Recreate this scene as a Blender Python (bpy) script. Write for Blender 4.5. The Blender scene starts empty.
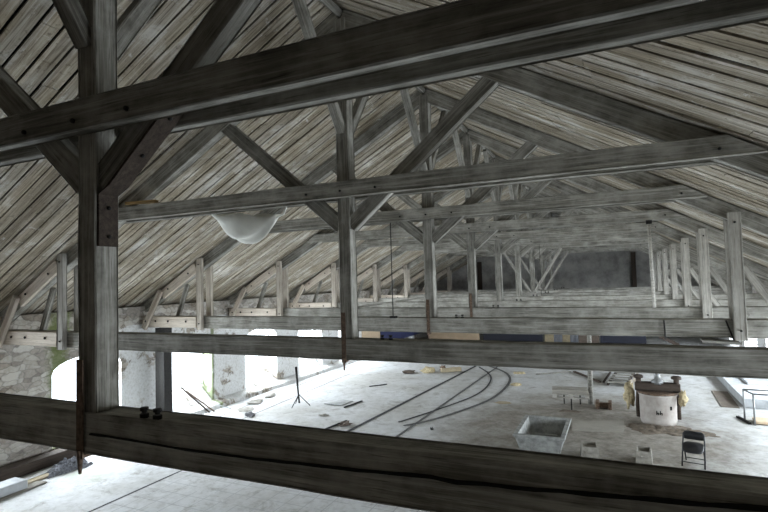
import bpy, bmesh, math, random
from mathutils import Vector, Matrix, noise
random.seed(7)
C = bpy.context.scene.collection
V = Vector
PI = math.pi

# ------------------------------------------------------------------ materials
def newmat(name):
    m = bpy.data.materials.new(name); m.use_nodes = True
    nt = m.node_tree; nt.nodes.clear()
    out = nt.nodes.new('ShaderNodeOutputMaterial')
    b = nt.nodes.new('ShaderNodeBsdfPrincipled')
    nt.links.new(b.outputs[0], out.inputs[0])
    return m, nt, b, out

class NT:
    def __init__(s, nt): s.nt = nt
    def n(s, t, **k):
        o = s.nt.nodes.new(t)
        for a, b in k.items(): setattr(o, a, b)
        return o
    def l(s, a, b): s.nt.links.new(a, b)
    def coords(s, scale=(1, 1, 1), kind='Object', rnd=False):
        tc = s.n('ShaderNodeTexCoord'); mp = s.n('ShaderNodeMapping')
        mp.inputs['Scale'].default_value = scale
        s.l(tc.outputs[kind], mp.inputs['Vector'])
        if rnd:
            oi = s.n('ShaderNodeObjectInfo'); mu = s.n('ShaderNodeMath', operation='MULTIPLY'); mu.inputs[1].default_value = 57.0
            cb = s.n('ShaderNodeCombineXYZ'); s.l(oi.outputs['Random'], mu.inputs[0])
            for i in range(3): s.l(mu.outputs[0], cb.inputs[i])
            s.l(cb.outputs[0], mp.inputs['Location'])
        return mp.outputs[0]
    def noise(s, vec, scale, detail=4, rough=.6, dist=0):
        o = s.n('ShaderNodeTexNoise'); s.l(vec, o.inputs['Vector'])
        o.inputs['Scale'].default_value = scale; o.inputs['Detail'].default_value = detail
        o.inputs['Roughness'].default_value = rough; o.inputs['Distortion'].default_value = dist
        return o.outputs[0]
    def ramp(s, fac, stops):
        o = s.n('ShaderNodeValToRGB'); s.l(fac, o.inputs[0])
        el = o.color_ramp.elements
        while len(el) < len(stops): el.new(.5)
        for e, (p, c) in zip(el, stops):
            e.position = p; e.color = (c if len(c) == 4 else (*c, 1))
        return o.outputs[0]
    def mix(s, fac, a, b, mode='MIX'):
        o = s.n('ShaderNodeMix', data_type='RGBA', blend_type=mode)
        if hasattr(fac, 'links'): s.l(fac, o.inputs[0])
        else: o.inputs[0].default_value = fac
        for v, i in ((a, 6), (b, 7)):
            if hasattr(v, 'links'): s.l(v, o.inputs[i])
            else: o.inputs[i].default_value = (*v, 1)
        return o.outputs[2]
    def math(s, op, a, b=None, c=None):
        o = s.n('ShaderNodeMath', operation=op)
        for v, i in ((a, 0), (b, 1), (c, 2)):
            if v is None: continue
            if hasattr(v, 'links'): s.l(v, o.inputs[i])
            else: o.inputs[i].default_value = v
        return o.outputs[0]
    def bump(s, h, strength, dist, bsdf):
        o = s.n('ShaderNodeBump'); o.inputs['Strength'].default_value = strength; o.inputs['Distance'].default_value = dist
        s.l(h, o.inputs['Height']); s.l(o.outputs[0], bsdf.inputs['Normal'])

def wood(name, dark, mid, light, stretch=(.55, 16, 16), rough=.85, patch=.5, bump=.5):
    m, nt, b, _ = newmat(name); k = NT(nt)
    v = k.coords(stretch, rnd=True); v2 = k.coords((1, 1, 1), rnd=True)
    g = k.noise(v, 1.6, 6, .68, .3)
    g2 = k.noise(v, 6.0, 3, .6)
    base = k.ramp(g, [(.28, dark), (.52, mid), (.78, light)])
    pn = k.noise(v2, 2.3, 5, .65)
    pf = k.ramp(pn, [(.42, (0, 0, 0)), (.68, (1, 1, 1))])
    pfm = k.math('MULTIPLY', pf, patch)
    col = k.mix(pfm, base, light)
    ln = k.ramp(g2, [(.30, (.25, .24, .22)), (.42, (1, 1, 1))])
    col = k.mix(.75, col, ln, 'MULTIPLY')
    oi = k.n('ShaderNodeObjectInfo')
    br = k.math('MULTIPLY_ADD', oi.outputs['Random'], .36, .82)
    hs = k.n('ShaderNodeHueSaturation'); k.l(br, hs.inputs['Value']); k.l(col, hs.inputs['Color'])
    k.l(hs.outputs[0], b.inputs['Base Color']); b.inputs['Roughness'].default_value = rough
    b.inputs['Specular IOR Level'].default_value = .25
    k.bump(g2, bump, .01, b)
    return m

def plain(name, col, rough=.7, metal=0, var=.35, scale=8, bump=.15, col2=None):
    m, nt, b, _ = newmat(name); k = NT(nt)
    v = k.coords((1, 1, 1), rnd=True)
    g = k.noise(v, scale, 6, .65)
    c2 = col2 or tuple(c * (1 - var) for c in col)
    c = k.ramp(g, [(.35, c2), (.62, col)])
    k.l(c, b.inputs['Base Color']); b.inputs['Roughness'].default_value = rough; b.inputs['Metallic'].default_value = metal
    k.bump(g, bump, .01, b)
    return m

M = {}
M['old'] = wood('weathered_grey_timber', (.07, .066, .056), (.245, .235, .205), (.60, .585, .54))
M['plank'] = wood('grey_plank', (.17, .16, .14), (.40, .38, .34), (.62, .60, .56))
M['tanwood'] = wood('grey_tan_timber', (.20, .175, .145), (.46, .41, .35), (.66, .61, .54), patch=.4)
M['new'] = wood('pale_new_timber', (.34, .28, .22), (.60, .53, .45), (.74, .68, .60), patch=.3, bump=.2)
M['yellow'] = wood('fresh_yellow_board', (.40, .27, .12), (.55, .38, .18), (.62, .46, .25), patch=.2, bump=.2)
M['brown'] = wood('dark_brown_plate', (.03, .022, .018), (.065, .050, .040), (.11, .085, .07), patch=.2)
M['black'] = plain('near_black_gap', (.006, .006, .005), .95, bump=0)
M['iron'] = plain('rusty_iron', (.20, .135, .095), .8, .3, .6, 25, .3)
M['dark_iron'] = plain('dark_iron', (.03, .028, .026), .6, .6, .5, 20, .2)
M['steel'] = plain('grey_steel_tube', (.30, .31, .31), .5, .6, .3, 10)
M['cloth'] = plain('pale_cloth', (.86, .86, .80), .9, 0, .12, 3, .1)
M['rag'] = plain('yellow_rag', (.62, .52, .33), .95, 0, .5, 14, .4)
M['blackplastic'] = plain('black_painted_metal', (.012, .012, .014), .45, .2, .3, 10, .05)
M['seat'] = plain('black_vinyl', (.018, .018, .02), .5, 0, .3, 10, .05)
M['drum'] = plain('worn_white_drum', (.52, .49, .46), .6, .1, 0, 5, .2, (.40, .35, .32))
M['concrete'] = plain('pale_concrete', (.52, .54, .56), .85, 0, .22, 4, .3)
M['tub'] = plain('dusty_grey_tub', (.40, .41, .40), .8, 0, .5, 6, .4)
M['box'] = plain('dusty_box', (.36, .34, .30), .9, 0, .4, 7, .2)
M['sheet'] = plain('dusty_board', (.34, .32, .28), .9, 0, .2, 3, .1)
M['mud'] = plain('brown_dirt', (.20, .16, .12), .95, 0, .6, 9, .8)
M['gravel'] = plain('grey_gravel', (.28, .29, .33), .95, 0, .75, 28, 1)
M['ply'] = plain('brown_plywood', (.17, .14, .11), .8, 0, .3, 5, .1)
M['whitebar'] = plain('white_painted_bar', (.62, .64, .66), .6, 0, .15, 6, .05)
M['blue'] = plain('dark_blue_panel', (.045, .055, .15), .6, 0, .3, 2, .05)
M['navy'] = plain('navy_black_panel', (.010, .012, .026), .5, 0, .3, 2, .05)
M['beige'] = plain('beige_panel', (.62, .48, .33), .8, 0, .15, 2, .05)
M['tan'] = plain('tan_curtain', (.45, .38, .26), .9, 0, .2, 6, .05)
M['greyc'] = plain('grey_curtain', (.24, .25, .28), .9, 0, .2, 6, .05)
M['brownc'] = plain('brown_curtain', (.13, .10, .08), .9, 0, .3, 6, .05)
M['slot'] = plain('dark_floor_slot', (.035, .035, .04), .8, .2, .5, 12, .2)
M['railm'] = plain('dull_floor_rail', (.13, .13, .13), .7, .3, .5, 12, .2)

# roof boards: the boards run down the slope, local X along the slope, local Y along the building
def roofmat():
    m, nt, b, _ = newmat('roof_boards'); k = NT(nt)
    tc = k.n('ShaderNodeTexCoord'); sp = k.n('ShaderNodeSeparateXYZ'); k.l(tc.outputs['Object'], sp.inputs[0])
    idx = k.math('FLOOR', k.math('DIVIDE', sp.outputs[1], PITCH))
    wn = k.n('ShaderNodeTexWhiteNoise', noise_dimensions='1D'); k.l(idx, wn.inputs['W'])
    cb = k.n('ShaderNodeCombineXYZ')
    k.l(k.math('MULTIPLY', wn.outputs[0], 40), cb.inputs[0]); k.l(k.math('MULTIPLY', wn.outputs[0], 13), cb.inputs[2])
    va = k.n('ShaderNodeVectorMath', operation='ADD'); k.l(tc.outputs['Object'], va.inputs[0]); k.l(cb.outputs[0], va.inputs[1])
    mp = k.n('ShaderNodeMapping'); mp.inputs['Scale'].default_value = (.6, 14, 14); k.l(va.outputs[0], mp.inputs[0])
    g = k.noise(mp.outputs[0], 1.5, 7, .7, .4)
    base = k.ramp(g, [(.30, (.075, .06, .045)), (.43, (.31, .275, .22)), (.60, (.56, .52, .445)), (.78, (.80, .79, .75))])
    pn = k.noise(va.outputs[0], 1.1, 6, .7, .5)
    pm = k.ramp(pn, [(.54, (0, 0, 0)), (.66, (1, 1, 1))])
    col = k.mix(k.math('MULTIPLY', pm, .55), base, (.74, .73, .70))
    st = k.noise(va.outputs[0], .55, 4, .6)
    sm = k.ramp(st, [(.42, (.60, .55, .46)), (.62, (1, 1, 1))])
    col = k.mix(.8, col, sm, 'MULTIPLY')
    sk = k.noise(va.outputs[0], 9, 5, .75)
    skm = k.ramp(sk, [(.33, (.30, .27, .23)), (.43, (1, 1, 1))])
    col = k.mix(.7, col, skm, 'MULTIPLY')
    wh = k.ramp(k.noise(va.outputs[0], 3.2, 7, .8, .6), [(.60, (0, 0, 0)), (.68, (1, 1, 1))])
    col = k.mix(k.math('MULTIPLY', wh, .6), col, (.82, .82, .80))
    br = k.math('MULTIPLY_ADD', wn.outputs[0], .34, .82)
    hs = k.n('ShaderNodeHueSaturation'); k.l(br, hs.inputs['Value']); k.l(col, hs.inputs['Color'])
    k.l(hs.outputs[0], b.inputs['Base Color']); b.inputs['Roughness'].default_value = .9
    b.inputs['Specular IOR Level'].default_value = .2
    k.bump(g, .6, .015, b)
    return m
PITCH = .262
M['roof'] = roofmat()

def wallmat():
    m, nt, b, _ = newmat('plastered_stone'); k = NT(nt)
    v = k.coords((1, 1, 1))
    n1 = k.noise(v, 1.2, 7, .7, .3)
    vo = k.n('ShaderNodeTexVoronoi', feature='DISTANCE_TO_EDGE'); mp = k.n('ShaderNodeMapping'); mp.inputs['Scale'].default_value = (3.4, 3.4, 7.5)
    dv = k.n('ShaderNodeVectorMath', operation='MULTIPLY_ADD'); nd = k.n('ShaderNodeTexNoise'); nd.inputs['Scale'].default_value = 3; k.l(v, nd.inputs['Vector']); k.l(nd.outputs['Color'], dv.inputs[0]); dv.inputs[1].default_value = (.35, .35, .25); k.l(v, dv.inputs[2]); k.l(dv.outputs[0], mp.inputs[0]); k.l(mp.outputs[0], vo.inputs['Vector']); vo.inputs['Scale'].default_value = 1
    vc = k.n('ShaderNodeTexVoronoi'); k.l(mp.outputs[0], vc.inputs['Vector']); vc.inputs['Scale'].default_value = 1
    mortar = k.ramp(vo.outputs[0], [(.02, (.10, .09, .08)), (.10, (1, 1, 1))])
    bwv = k.n('ShaderNodeRGBToBW'); k.l(vc.outputs['Color'], bwv.inputs[0]); stone = k.ramp(k.math('ADD', k.math('MULTIPLY', bwv.outputs[0], .5), k.math('MULTIPLY', k.noise(v, 6, 6, .7), .5)), [(.3, (.17, .14, .11)), (.5, (.34, .30, .25)), (.7, (.52, .49, .44))])
    stone = k.mix(.4, stone, mortar, 'MULTIPLY')
    fine = k.noise(v, 14, 6, .7)
    plaster = k.ramp(fine, [(.3, (.44, .43, .41)), (.48, (.62, .62, .61)), (.7, (.70, .71, .72))])
    mk = k.ramp(n1, [(.545, (0, 0, 0)), (.60, (1, 1, 1))])
    col = k.mix(mk, plaster, stone)
    # the near end of the left wall and the strip above the windows keep bare stone
    sp = k.n('ShaderNodeSeparateXYZ'); k.l(v, sp.inputs[0])
    near = k.ramp(k.math('MULTIPLY_ADD', k.noise(v, .9, 3), 3.0, k.math('SUBTRACT', k.math('MULTIPLY', sp.outputs[1], -1), -8.3)), [(.45, (0, 0, 0)), (1, (1, 1, 1))])
    up = k.ramp(k.math('ADD', sp.outputs[2], k.math('MULTIPLY', k.noise(v, 2, 3), .2)), [(0, (0, 0, 0)), (1, (0, 0, 0))])
    upm = k.math('GREATER_THAN', k.math('ADD', sp.outputs[2], k.math('MULTIPLY', n1, .25)), -1.02)
    col = k.mix(k.math('MULTIPLY', near, .85), col, stone); col = k.mix(k.math('MULTIPLY', upm, .8), col, stone)
    # moss
    mn = k.noise(v, 2.2, 6, .75)
    d1 = k.math('ABSOLUTE', k.math('SUBTRACT', sp.outputs[1], 8.6)); d1 = k.math('SUBTRACT', 1.0, k.math('DIVIDE', d1, .9))
    d2 = k.math('ABSOLUTE', k.math('SUBTRACT', sp.outputs[1], 14.05)); d2 = k.math('SUBTRACT', 1.0, k.math('DIVIDE', d2, .25))
    d = k.math('MAXIMUM', k.math('MAXIMUM', d1, 0), k.math('MAXIMUM', d2, 0))
    mf = k.ramp(k.math('MULTIPLY', d, mn), [(.28, (0, 0, 0)), (.42, (1, 1, 1))])
    col = k.mix(k.math('MULTIPLY', mf, .85), col, (.12, .15, .045))
    k.l(col, b.inputs['Base Color']); b.inputs['Roughness'].default_value = .95
    k.bump(k.math('ADD', n1, fine), .5, .03, b)
    return m
M['wall'] = wallmat()

def floormat():
    m, nt, b, _ = newmat('dusty_concrete_floor'); k = NT(nt)
    v = k.coords((1, 1, 1)); sp = k.n('ShaderNodeSeparateXYZ'); k.l(v, sp.inputs[0])
    big = k.noise(v, .35, 6, .62, .4); fine = k.noise(v, 5, 7, .72)
    col = k.ramp(fine, [(.28, (.44, .44, .43)), (.5, (.60, .61, .62)), (.75, (.70, .71, .72))])
    bm_ = k.ramp(big, [(.38, (.66, .63, .57)), (.58, (1, 1, 1))])
    col = k.mix(.7, col, bm_, 'MULTIPLY')
    gk = k.ramp(k.noise(v, 1.7, 8, .78, .5), [(.36, (.42, .39, .34)), (.46, (1, 1, 1))])
    col = k.mix(.6, col, gk, 'MULTIPLY')
    # brown dirt round the mixing place
    dx = k.math('DIVIDE', k.math('SUBTRACT', sp.outputs[0], -1.0), 3.6); dy = k.math('DIVIDE', k.math('SUBTRACT', sp.outputs[1], 15.2), 4.2)
    r = k.math('SQRT', k.math('ADD', k.math('MULTIPLY', dx, dx), k.math('MULTIPLY', dy, dy)))
    dm = k.math('ADD', k.math('SUBTRACT', 1.40, r), k.math('MULTIPLY', k.math('SUBTRACT', k.noise(v, 1.1, 6, .7), .5), 1.6))
    df = k.ramp(dm, [(.15, (0, 0, 0)), (.8, (1, 1, 1))])
    dirt = k.ramp(fine, [(.35, (.15, .13, .105)), (.65, (.33, .305, .265))])
    col = k.mix(k.math('MULTIPLY', df, .92), col, dirt)
    # green algae by the near window
    gx = k.math('DIVIDE', k.math('SUBTRACT', sp.outputs[0], -11.3), 1.0); gy = k.math('DIVIDE', k.math('SUBTRACT', sp.outputs[1], 8.0), .9)
    gr = k.math('SUBTRACT', 1.0, k.math('SQRT', k.math('ADD', k.math('MULTIPLY', gx, gx), k.math('MULTIPLY', gy, gy))))
    gf = k.ramp(k.math('MULTIPLY', gr, k.noise(v, 4, 5, .7)), [(.15, (0, 0, 0)), (.45, (1, 1, 1))])
    col = k.mix(k.math('MULTIPLY', gf, .6), col, (.36, .42, .26))
    # square tiles in the near bay
    mp = k.n('ShaderNodeMapping'); mp.inputs['Location'].default_value = (9.45, 0, 0); k.l(v, mp.inputs[0])
    br = k.n('ShaderNodeTexBrick'); k.l(mp.outputs[0], br.inputs['Vector']); br.offset = 0
    br.inputs['Scale'].default_value = 1; br.inputs['Brick Width'].default_value = .42; br.inputs['Row Height'].default_value = .42
    br.inputs['Mortar Size'].default_value = .009; br.inputs['Mortar Smooth'].default_value = .3
    jn = k.math('GREATER_THAN', k.noise(v, .9, 3), .36)
    reg = k.math('MULTIPLY', k.math('LESS_THAN', sp.outputs[1], 10.2), k.math('GREATER_THAN', sp.outputs[0], -9.45))
    jf = k.math('MULTIPLY', k.math('MULTIPLY', br.outputs['Fac'], reg), k.math('MULTIPLY', jn, .6))
    col = k.mix(jf, col, (.22, .23, .25))
    k.l(col, b.inputs['Base Color']); b.inputs['Roughness'].default_value = .7
    b.inputs['Specular IOR Level'].default_value = .3
    k.bump(fine, .25, .01, b)
    return m
M['floor'] = floormat()

def glassmat():
    m = bpy.data.materials.new('dusty_window_glass'); m.use_nodes = True; nt = m.node_tree; nt.nodes.clear(); k = NT(nt)
    out = k.n('ShaderNodeOutputMaterial'); t = k.n('ShaderNodeBsdfTransparent'); g = k.n('ShaderNodeBsdfGlossy'); mx = k.n('ShaderNodeMixShader')
    g.inputs['Roughness'].default_value = .15; g.inputs['Color'].default_value = (.9, .93, .95, 1)
    t.inputs['Color'].default_value = (.95, .97, .98, 1)
    mx.inputs[0].default_value = .06
    k.l(t.outputs[0], mx.inputs[1]); k.l(g.outputs[0], mx.inputs[2]); k.l(mx.outputs[0], out.inputs[0])
    return m
M['glass'] = glassmat()

# ------------------------------------------------------------------ mesh helpers
def mesh_obj(name, bm, mat, parent=None, mw=None, smooth=False):
    me = bpy.data.meshes.new(name); bm.normal_update(); bm.to_mesh(me); bm.free()
    me.materials.append(mat)
    if smooth:
        for f in me.polygons: f.use_smooth = True
    o = bpy.data.objects.new(name, me); C.objects.link(o)
    mw = mw or Matrix.Identity(4)
    if parent is not None:
        pm = world(parent)
        o.parent = parent; o.matrix_basis = pm.inverted() @ mw
    else: o.matrix_basis = mw
    return o
def world(o):
    m = o.matrix_basis.copy(); p = o.parent
    while p is not None: m = p.matrix_basis @ m; p = p.parent
    return m
def thing(name, label, cat, loc=(0, 0, 0), rz=0, group=None):
    o = bpy.data.objects.new(name, None); C.objects.link(o); o.empty_display_size = .2
    o.matrix_basis = Matrix.Translation(loc) @ Matrix.Rotation(rz, 4, 'Z')
    o['label'] = label; o['category'] = cat
    if group: o['group'] = group
    return o
def tag(o, label, cat, group=None, kind=None):
    o['label'] = label; o['category'] = cat
    if group: o['group'] = group
    if kind: o['kind'] = kind
    return o
def struct(o): o['kind'] = 'structure'; return o

def add_box(bm, c, s, rot=None, bev=0):
    r = bmesh.ops.create_cube(bm, size=1)
    vs = r['verts']; m = Matrix.Translation(c) @ (rot.to_4x4() if rot else Matrix.Identity(4)) @ Matrix.Diagonal((*s, 1))
    bmesh.ops.transform(bm, matrix=m, verts=vs)
    if bev:
        es = list({e for v in vs for e in v.link_edges})
        bmesh.ops.bevel(bm, geom=es, offset=bev, segments=1, affect='EDGES')
def box(name, lo, hi, mat, parent=None, bev=.006):
    lo, hi = V(lo), V(hi); c = (lo + hi) / 2; bm = bmesh.new(); add_box(bm, (0, 0, 0), hi - lo, None, bev)
    return mesh_obj(name, bm, mat, parent, Matrix.Translation(c))
def add_tube(bm, pts, r, seg=8, cap=True):
    pts = [V(p) for p in pts]; rs = r if isinstance(r, (list, tuple)) else [r] * len(pts)
    rings = []
    for i, p in enumerate(pts):
        d = (pts[min(i + 1, len(pts) - 1)] - pts[max(i - 1, 0)]).normalized()
        a = d.orthogonal().normalized() if i == 0 else (a - d * a.dot(d)).normalized()
        b = d.cross(a)
        rings.append([bm.verts.new(p + rs[i] * (math.cos(t) * a + math.sin(t) * b)) for t in [2 * PI * j / seg for j in range(seg)]])
    for x, y in zip(rings, rings[1:]):
        for j in range(seg): bm.faces.new((x[j], x[(j + 1) % seg], y[(j + 1) % seg], y[j]))
    if cap: bm.faces.new(list(reversed(rings[0]))); bm.faces.new(rings[-1])
def tube(name, pts, r, mat, parent=None, seg=8):
    bm = bmesh.new(); add_tube(bm, pts, r, seg); return mesh_obj(name, bm, mat, parent, smooth=True)
def lathe(name, prof, mat, parent=None, loc=(0, 0, 0), seg=32, sx=1, sy=1):
    bm = bmesh.new(); rings = []
    for r, z in prof:
        rings.append([bm.verts.new((sx * r * math.cos(2 * PI * j / seg), sy * r * math.sin(2 * PI * j / seg), z)) for j in range(seg)])
    for x, y in zip(rings, rings[1:]):
        for j in range(seg): bm.faces.new((x[j], x[(j + 1) % seg], y[(j + 1) % seg], y[j]))
    bm.faces.new(list(reversed(rings[0]))); bm.faces.new(rings[-1])
    return mesh_obj(name, bm, mat, parent, Matrix.Translation(loc), smooth=True)

def beam(name, A, B, w, h, mat, parent=None, side=(0, 1, 0), jit=.005, e0=0, e1=0, ch=.012, bow=0):
    """hewn timber from A to B: local X runs along it, w across (side), h up; e0/e1 lengthen the lower edge at each end"""
    A, B = V(A), V(B); L = (B - A).length; x = (B - A).normalized(); s = V(side); s = (s - x * s.dot(x)).normalized(); u = x.cross(s)
    n = max(2, int(L / .35)); bm = bmesh.new(); rings = []
    sd = random.random() * 50
    for i in range(n + 1):
        t = i / n; X = (t - .5) * L; ring = []
        for (a, b) in ((-1, -1), (1, -1), (1, 1), (-1, 1)):
            for (ca, cb) in (((-1, 0) if a == b else (0, -1)), ((0, -1) if a == b else (-1, 0))):
                py = a * (w / 2 + ca * ch); pz = b * (h / 2 + cb * ch)
                xx = X
                if b < 0: xx += (-e0 * (1 - t) ** 8 + e1 * t ** 8) if (e0 or e1) else 0
                j = noise.noise_vector(V((X * 1.3 + sd, py * 3, pz * 3))) * jit
                ring.append(bm.verts.new((xx, py + j.y * 1.5, pz + j.z * 1.5 + bow * (1 - (2 * t - 1) ** 2))))
        rings.append(ring)
    for p, q in zip(rings, rings[1:]):
        for j in range(8): bm.faces.new((p[j], p[(j + 1) % 8], q[(j + 1) % 8], q[j]))
    bm.faces.new(list(reversed(rings[0]))); bm.faces.new(rings[-1])
    bmesh.ops.recalc_face_normals(bm, faces=bm.faces)
    mw = Matrix.Translation((A + B) / 2) @ Matrix((x, s, u)).transposed().to_4x4()
    return mesh_obj(name, bm, mat, parent, mw)
def knob(name, p, r, mat, parent, d=(0, -1, 0), l=.02):
    p = V(p); return tube(name, [p + V(d) * -.005, p + V(d) * l * .6, p + V(d) * l], [r, r, r * .6], mat, parent, 8)

# ------------------------------------------------------------------ dimensions
CX = -3.993; KW = .2026
YN = [2.832, 7.229, 11.216, 14.989, 18.793, 22.793, 26.793, 30.793, 34.793]
TZ = [0, .072] + [.089] * 7
CZ = [-.068, 0, .032] + [.01] * 6
FL = -4.3; WL = -13.2; WR = 5.22
SL = {-1: .54, 1: .554}
def raf_lo(s, dx): return 4.17 - SL[s] * dx
def board_z(s, dx): return 4.49 - SL[s] * dx
YE0, YE1 = -.6, 38.6

# ------------------------------------------------------------------ the setting
# floor
bm = bmesh.new()
add_box(bm, (-4, 18.5, FL - .1), (20, 41, .2)); struct(mesh_obj('floor', bm, M['floor']))
# seams cut along and across the floor
def ribbon(name, pts, w, mat, z=FL, t=.012):
    bm = bmesh.new(); pts = [V((x, y, z)) for x, y in pts]; L = []
    for i, p in enumerate(pts):
        d = (pts[min(i + 1, len(pts) - 1)] - pts[max(i - 1, 0)]).normalized(); nn = V((-d.y, d.x, 0)) * w / 2
        L.append([bm.verts.new(p + nn - V((0, 0, .01))), bm.verts.new(p + nn + V((0, 0, t))), bm.verts.new(p - nn + V((0, 0, t))), bm.verts.new(p - nn - V((0, 0, .01)))])
    for a, b in zip(L, L[1:]):
        for j in range(4): bm.faces.new((a[j], a[(j + 1) % 4], b[(j + 1) % 4], b[j]))
    bm.faces.new(L[0]); bm.faces.new(list(reversed(L[-1])))
    bmesh.ops.recalc_face_normals(bm, faces=bm.faces)
    return mesh_obj(name, bm, mat)
def smooth_path(pts, n=8):
    P = [V((*p, 0)) for p in pts]; out = []
    for i in range(len(P) - 1):
        a, b, c, d = P[max(i - 1, 0)], P[i], P[i + 1], P[min(i + 2, len(P) - 1)]
        for k in range(n):
            t = k / n
            q = .5 * ((2 * b) + (c - a) * t + (2 * a - 5 * b + 4 * c - d) * t * t + (3 * b - a - 3 * c + d) * t ** 3); out.append((q.x, q.y))
    out.append((P[-1].x, P[-1].y)); return out
struct(ribbon('trim_1', [(-9.5, -1), (-9.42, 9.1), (-9.4, 12)], .05, M['slot'], t=.004))
struct(ribbon('trim_2', [(-11.9, 12.0), (-12.3, 17.4), (-12.45, 24)], .03, M['slot'], t=.004))
struct(ribbon('trim_3', [(-11.0, 12.0), (-11.2, 16), (-11.45, 21)], .025, M['slot'], t=.004))

# side walls with arched window openings
def arch_pts(c, hw, sill, spring, crown, n=10):
    pts = []
    for i in range(n + 1):
        t = PI * (1 - i / n); pts.append((c + hw * math.cos(t), spring + (crown - spring) * math.sin(t)))
    return pts
SILL, SPRING, CROWN, TOP = -3.5, -2.2, -1.82, -.62
def side_wall(name, xin, xout, wins, mat):
    bm = bmesh.new(); ys = YE0
    def prism(poly):
        a = [bm.verts.new((xin, y, z)) for y, z in poly]; b = [bm.verts.new((xout, y, z)) for y, z in poly]
        n = len(poly)
        for j in range(n): bm.faces.new((a[j], a[(j + 1) % n], b[(j + 1) % n], b[j]))
        bm.faces.new(a); bm.faces.new(list(reversed(b)))
    for c, hw in wins:
        prism([(ys, FL), (c - hw, FL), (c - hw, TOP), (ys, TOP)])
        # apron with sill falling inwards
        a = [(xin, FL), (xin, SILL - .55), (xin + (xout - xin) * .75, SILL - .12), (xout, SILL), (xout, FL)]
        L = [bm.verts.new((x, c - hw, z)) for x, z in a]; R = [bm.verts.new((x, c + hw, z)) for x, z in a]
        for j in range(5): bm.faces.new((L[j], L[(j + 1) % 5], R[(j + 1) % 5], R[j]))
        bm.faces.new(L); bm.faces.new(list(reversed(R)))
        ap = arch_pts(c, hw, SILL, SPRING, CROWN)
        for p, q in zip(ap, ap[1:]): prism([p, q, (q[0], TOP), (p[0], TOP)])
        ys = c + hw
    prism([(ys, FL), (YE1, FL), (YE1, TOP), (ys, TOP)])
    bmesh.ops.remove_doubles(bm, verts=bm.verts, dist=.0005)
    bmesh.ops.recalc_face_normals(bm, faces=bm.faces)
    return struct(mesh_obj(name, bm, mat))
LW = [(5.5, .95), (9.4, 1.0), (13.1, .93), (16.8, 1.0), (20.4, 1.0), (24.0, 1.0)]  # first window on both sides is unseen, added to light the near floor
RW = [(5.5, .95), (9.4, 1.0), (13.1, .95), (16.8, 1.0), (20.4, 1.0), (24.0, 1.0), (27.7, 1.2), (31.4, 1.2)]
side_wall('wall_left', WL, WL - .6, LW, M['wall'])
side_wall('wall_right', WR, WR + .6, RW, M['wall'])
# gable walls
def gable(name, y0, y1, mat):
    bm = bmesh.new(); poly = [(WL - .6, FL), (WR + .6, FL), (WR + .6, board_z(1, WR + .6 - CX) + .1), (CX, 4.6), (WL - .6, board_z(-1, CX - WL + .6) + .1)]
    a = [bm.verts.new((x, y0, z)) for x, z in poly]; b = [bm.verts.new((x, y1, z)) for x, z in poly]
    for j in range(5): bm.faces.new((a[j], a[(j + 1) % 5], b[(j + 1) % 5], b[j]))
    bm.faces.new(a); bm.faces.new(list(reversed(b))); bmesh.ops.recalc_face_normals(bm, faces=bm.faces)
    return struct(mesh_obj(name, bm, mat))
M['gable'] = plain('dark_grey_plaster', (.46, .45, .43), .95, 0, .5, 1.2, .3)
gable('wall_far', YE1, YE1 + .4, M['gable'])
gable('wall_near_blocker', YE0 - .4, YE0, M['ply'])  # unseen end wall, set close and dark to block bounce onto truss fronts
# low plinth along the left wall, sloped top
bm = bmesh.new()
sec = [(WL + .0, FL), (WL + .42, FL), (WL + .38, FL + .14), (WL, FL + .24)]
y0s = [10.9 + i * .8 for i in range(22)]
R0 = None
for y in y0s:
    j = random.uniform(-.015, .015); R1 = [bm.verts.new((x + j, y, z + (j if z > FL else 0))) for x, z in sec]
    if R0:
        for q in range(4): bm.faces.new((R0[q], R0[(q + 1) % 4], R1[(q + 1) % 4], R1[q]))
    else: bm.faces.new(R1)
    R0 = R1
bm.faces.new(list(reversed(R0))); bmesh.ops.recalc_face_normals(bm, faces=bm.faces)
struct(mesh_obj('baseboard_left', bm, M['wall']))

# windows: frame, bars, pane
wi = 0
for xs, WW in ((-1, LW), (1, RW)):
    for c, hw in WW:
        wi += 1
        X = (WL - .45) if xs < 0 else (WR + .45)
        w = bpy.data.objects.new('window_%d' % wi, None); C.objects.link(w); w.matrix_basis = Matrix.Translation((X, c, SILL)); w['kind'] = 'structure'
        ap = arch_pts(c, hw - .02, SILL, SPRING, CROWN - .02)
        bm = bmesh.new()
        add_tube(bm, [(X, c - hw + .02, SILL)] + [(X, y, z) for y, z in ap] + [(X, c + hw - .02, SILL)], .028, 6)
        add_box(bm, (X, c, SILL + .0), (.07, 2 * hw - .04, .05))
        for yy in (c - hw / 3, c + hw / 3):
            add_box(bm, (X, yy, (SILL + CROWN) / 2 - .03), (.03, .022, CROWN - SILL - .08))
        mesh_obj('window_frame', bm, M['whitebar'], w)
        bm = bmesh.new(); poly = [(c - hw + .03, SILL + .02)] + [(y, z) for y, z in arch_pts(c, hw - .03, SILL, SPRING, CROWN - .03)] + [(c + hw - .03, SILL + .02)]
        a = [bm.verts.new((X - .003, y, z)) for y, z in poly]; b = [bm.verts.new((X + .003, y, z)) for y, z in poly]
        n = len(poly)
        for j in range(n): bm.faces.new((a[j], a[(j + 1) % n], b[(j + 1) % n], b[j]))
        bm.faces.new(a); bm.faces.new(list(reversed(b)))
        mesh_obj('pane', bm, M['glass'], w)

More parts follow.
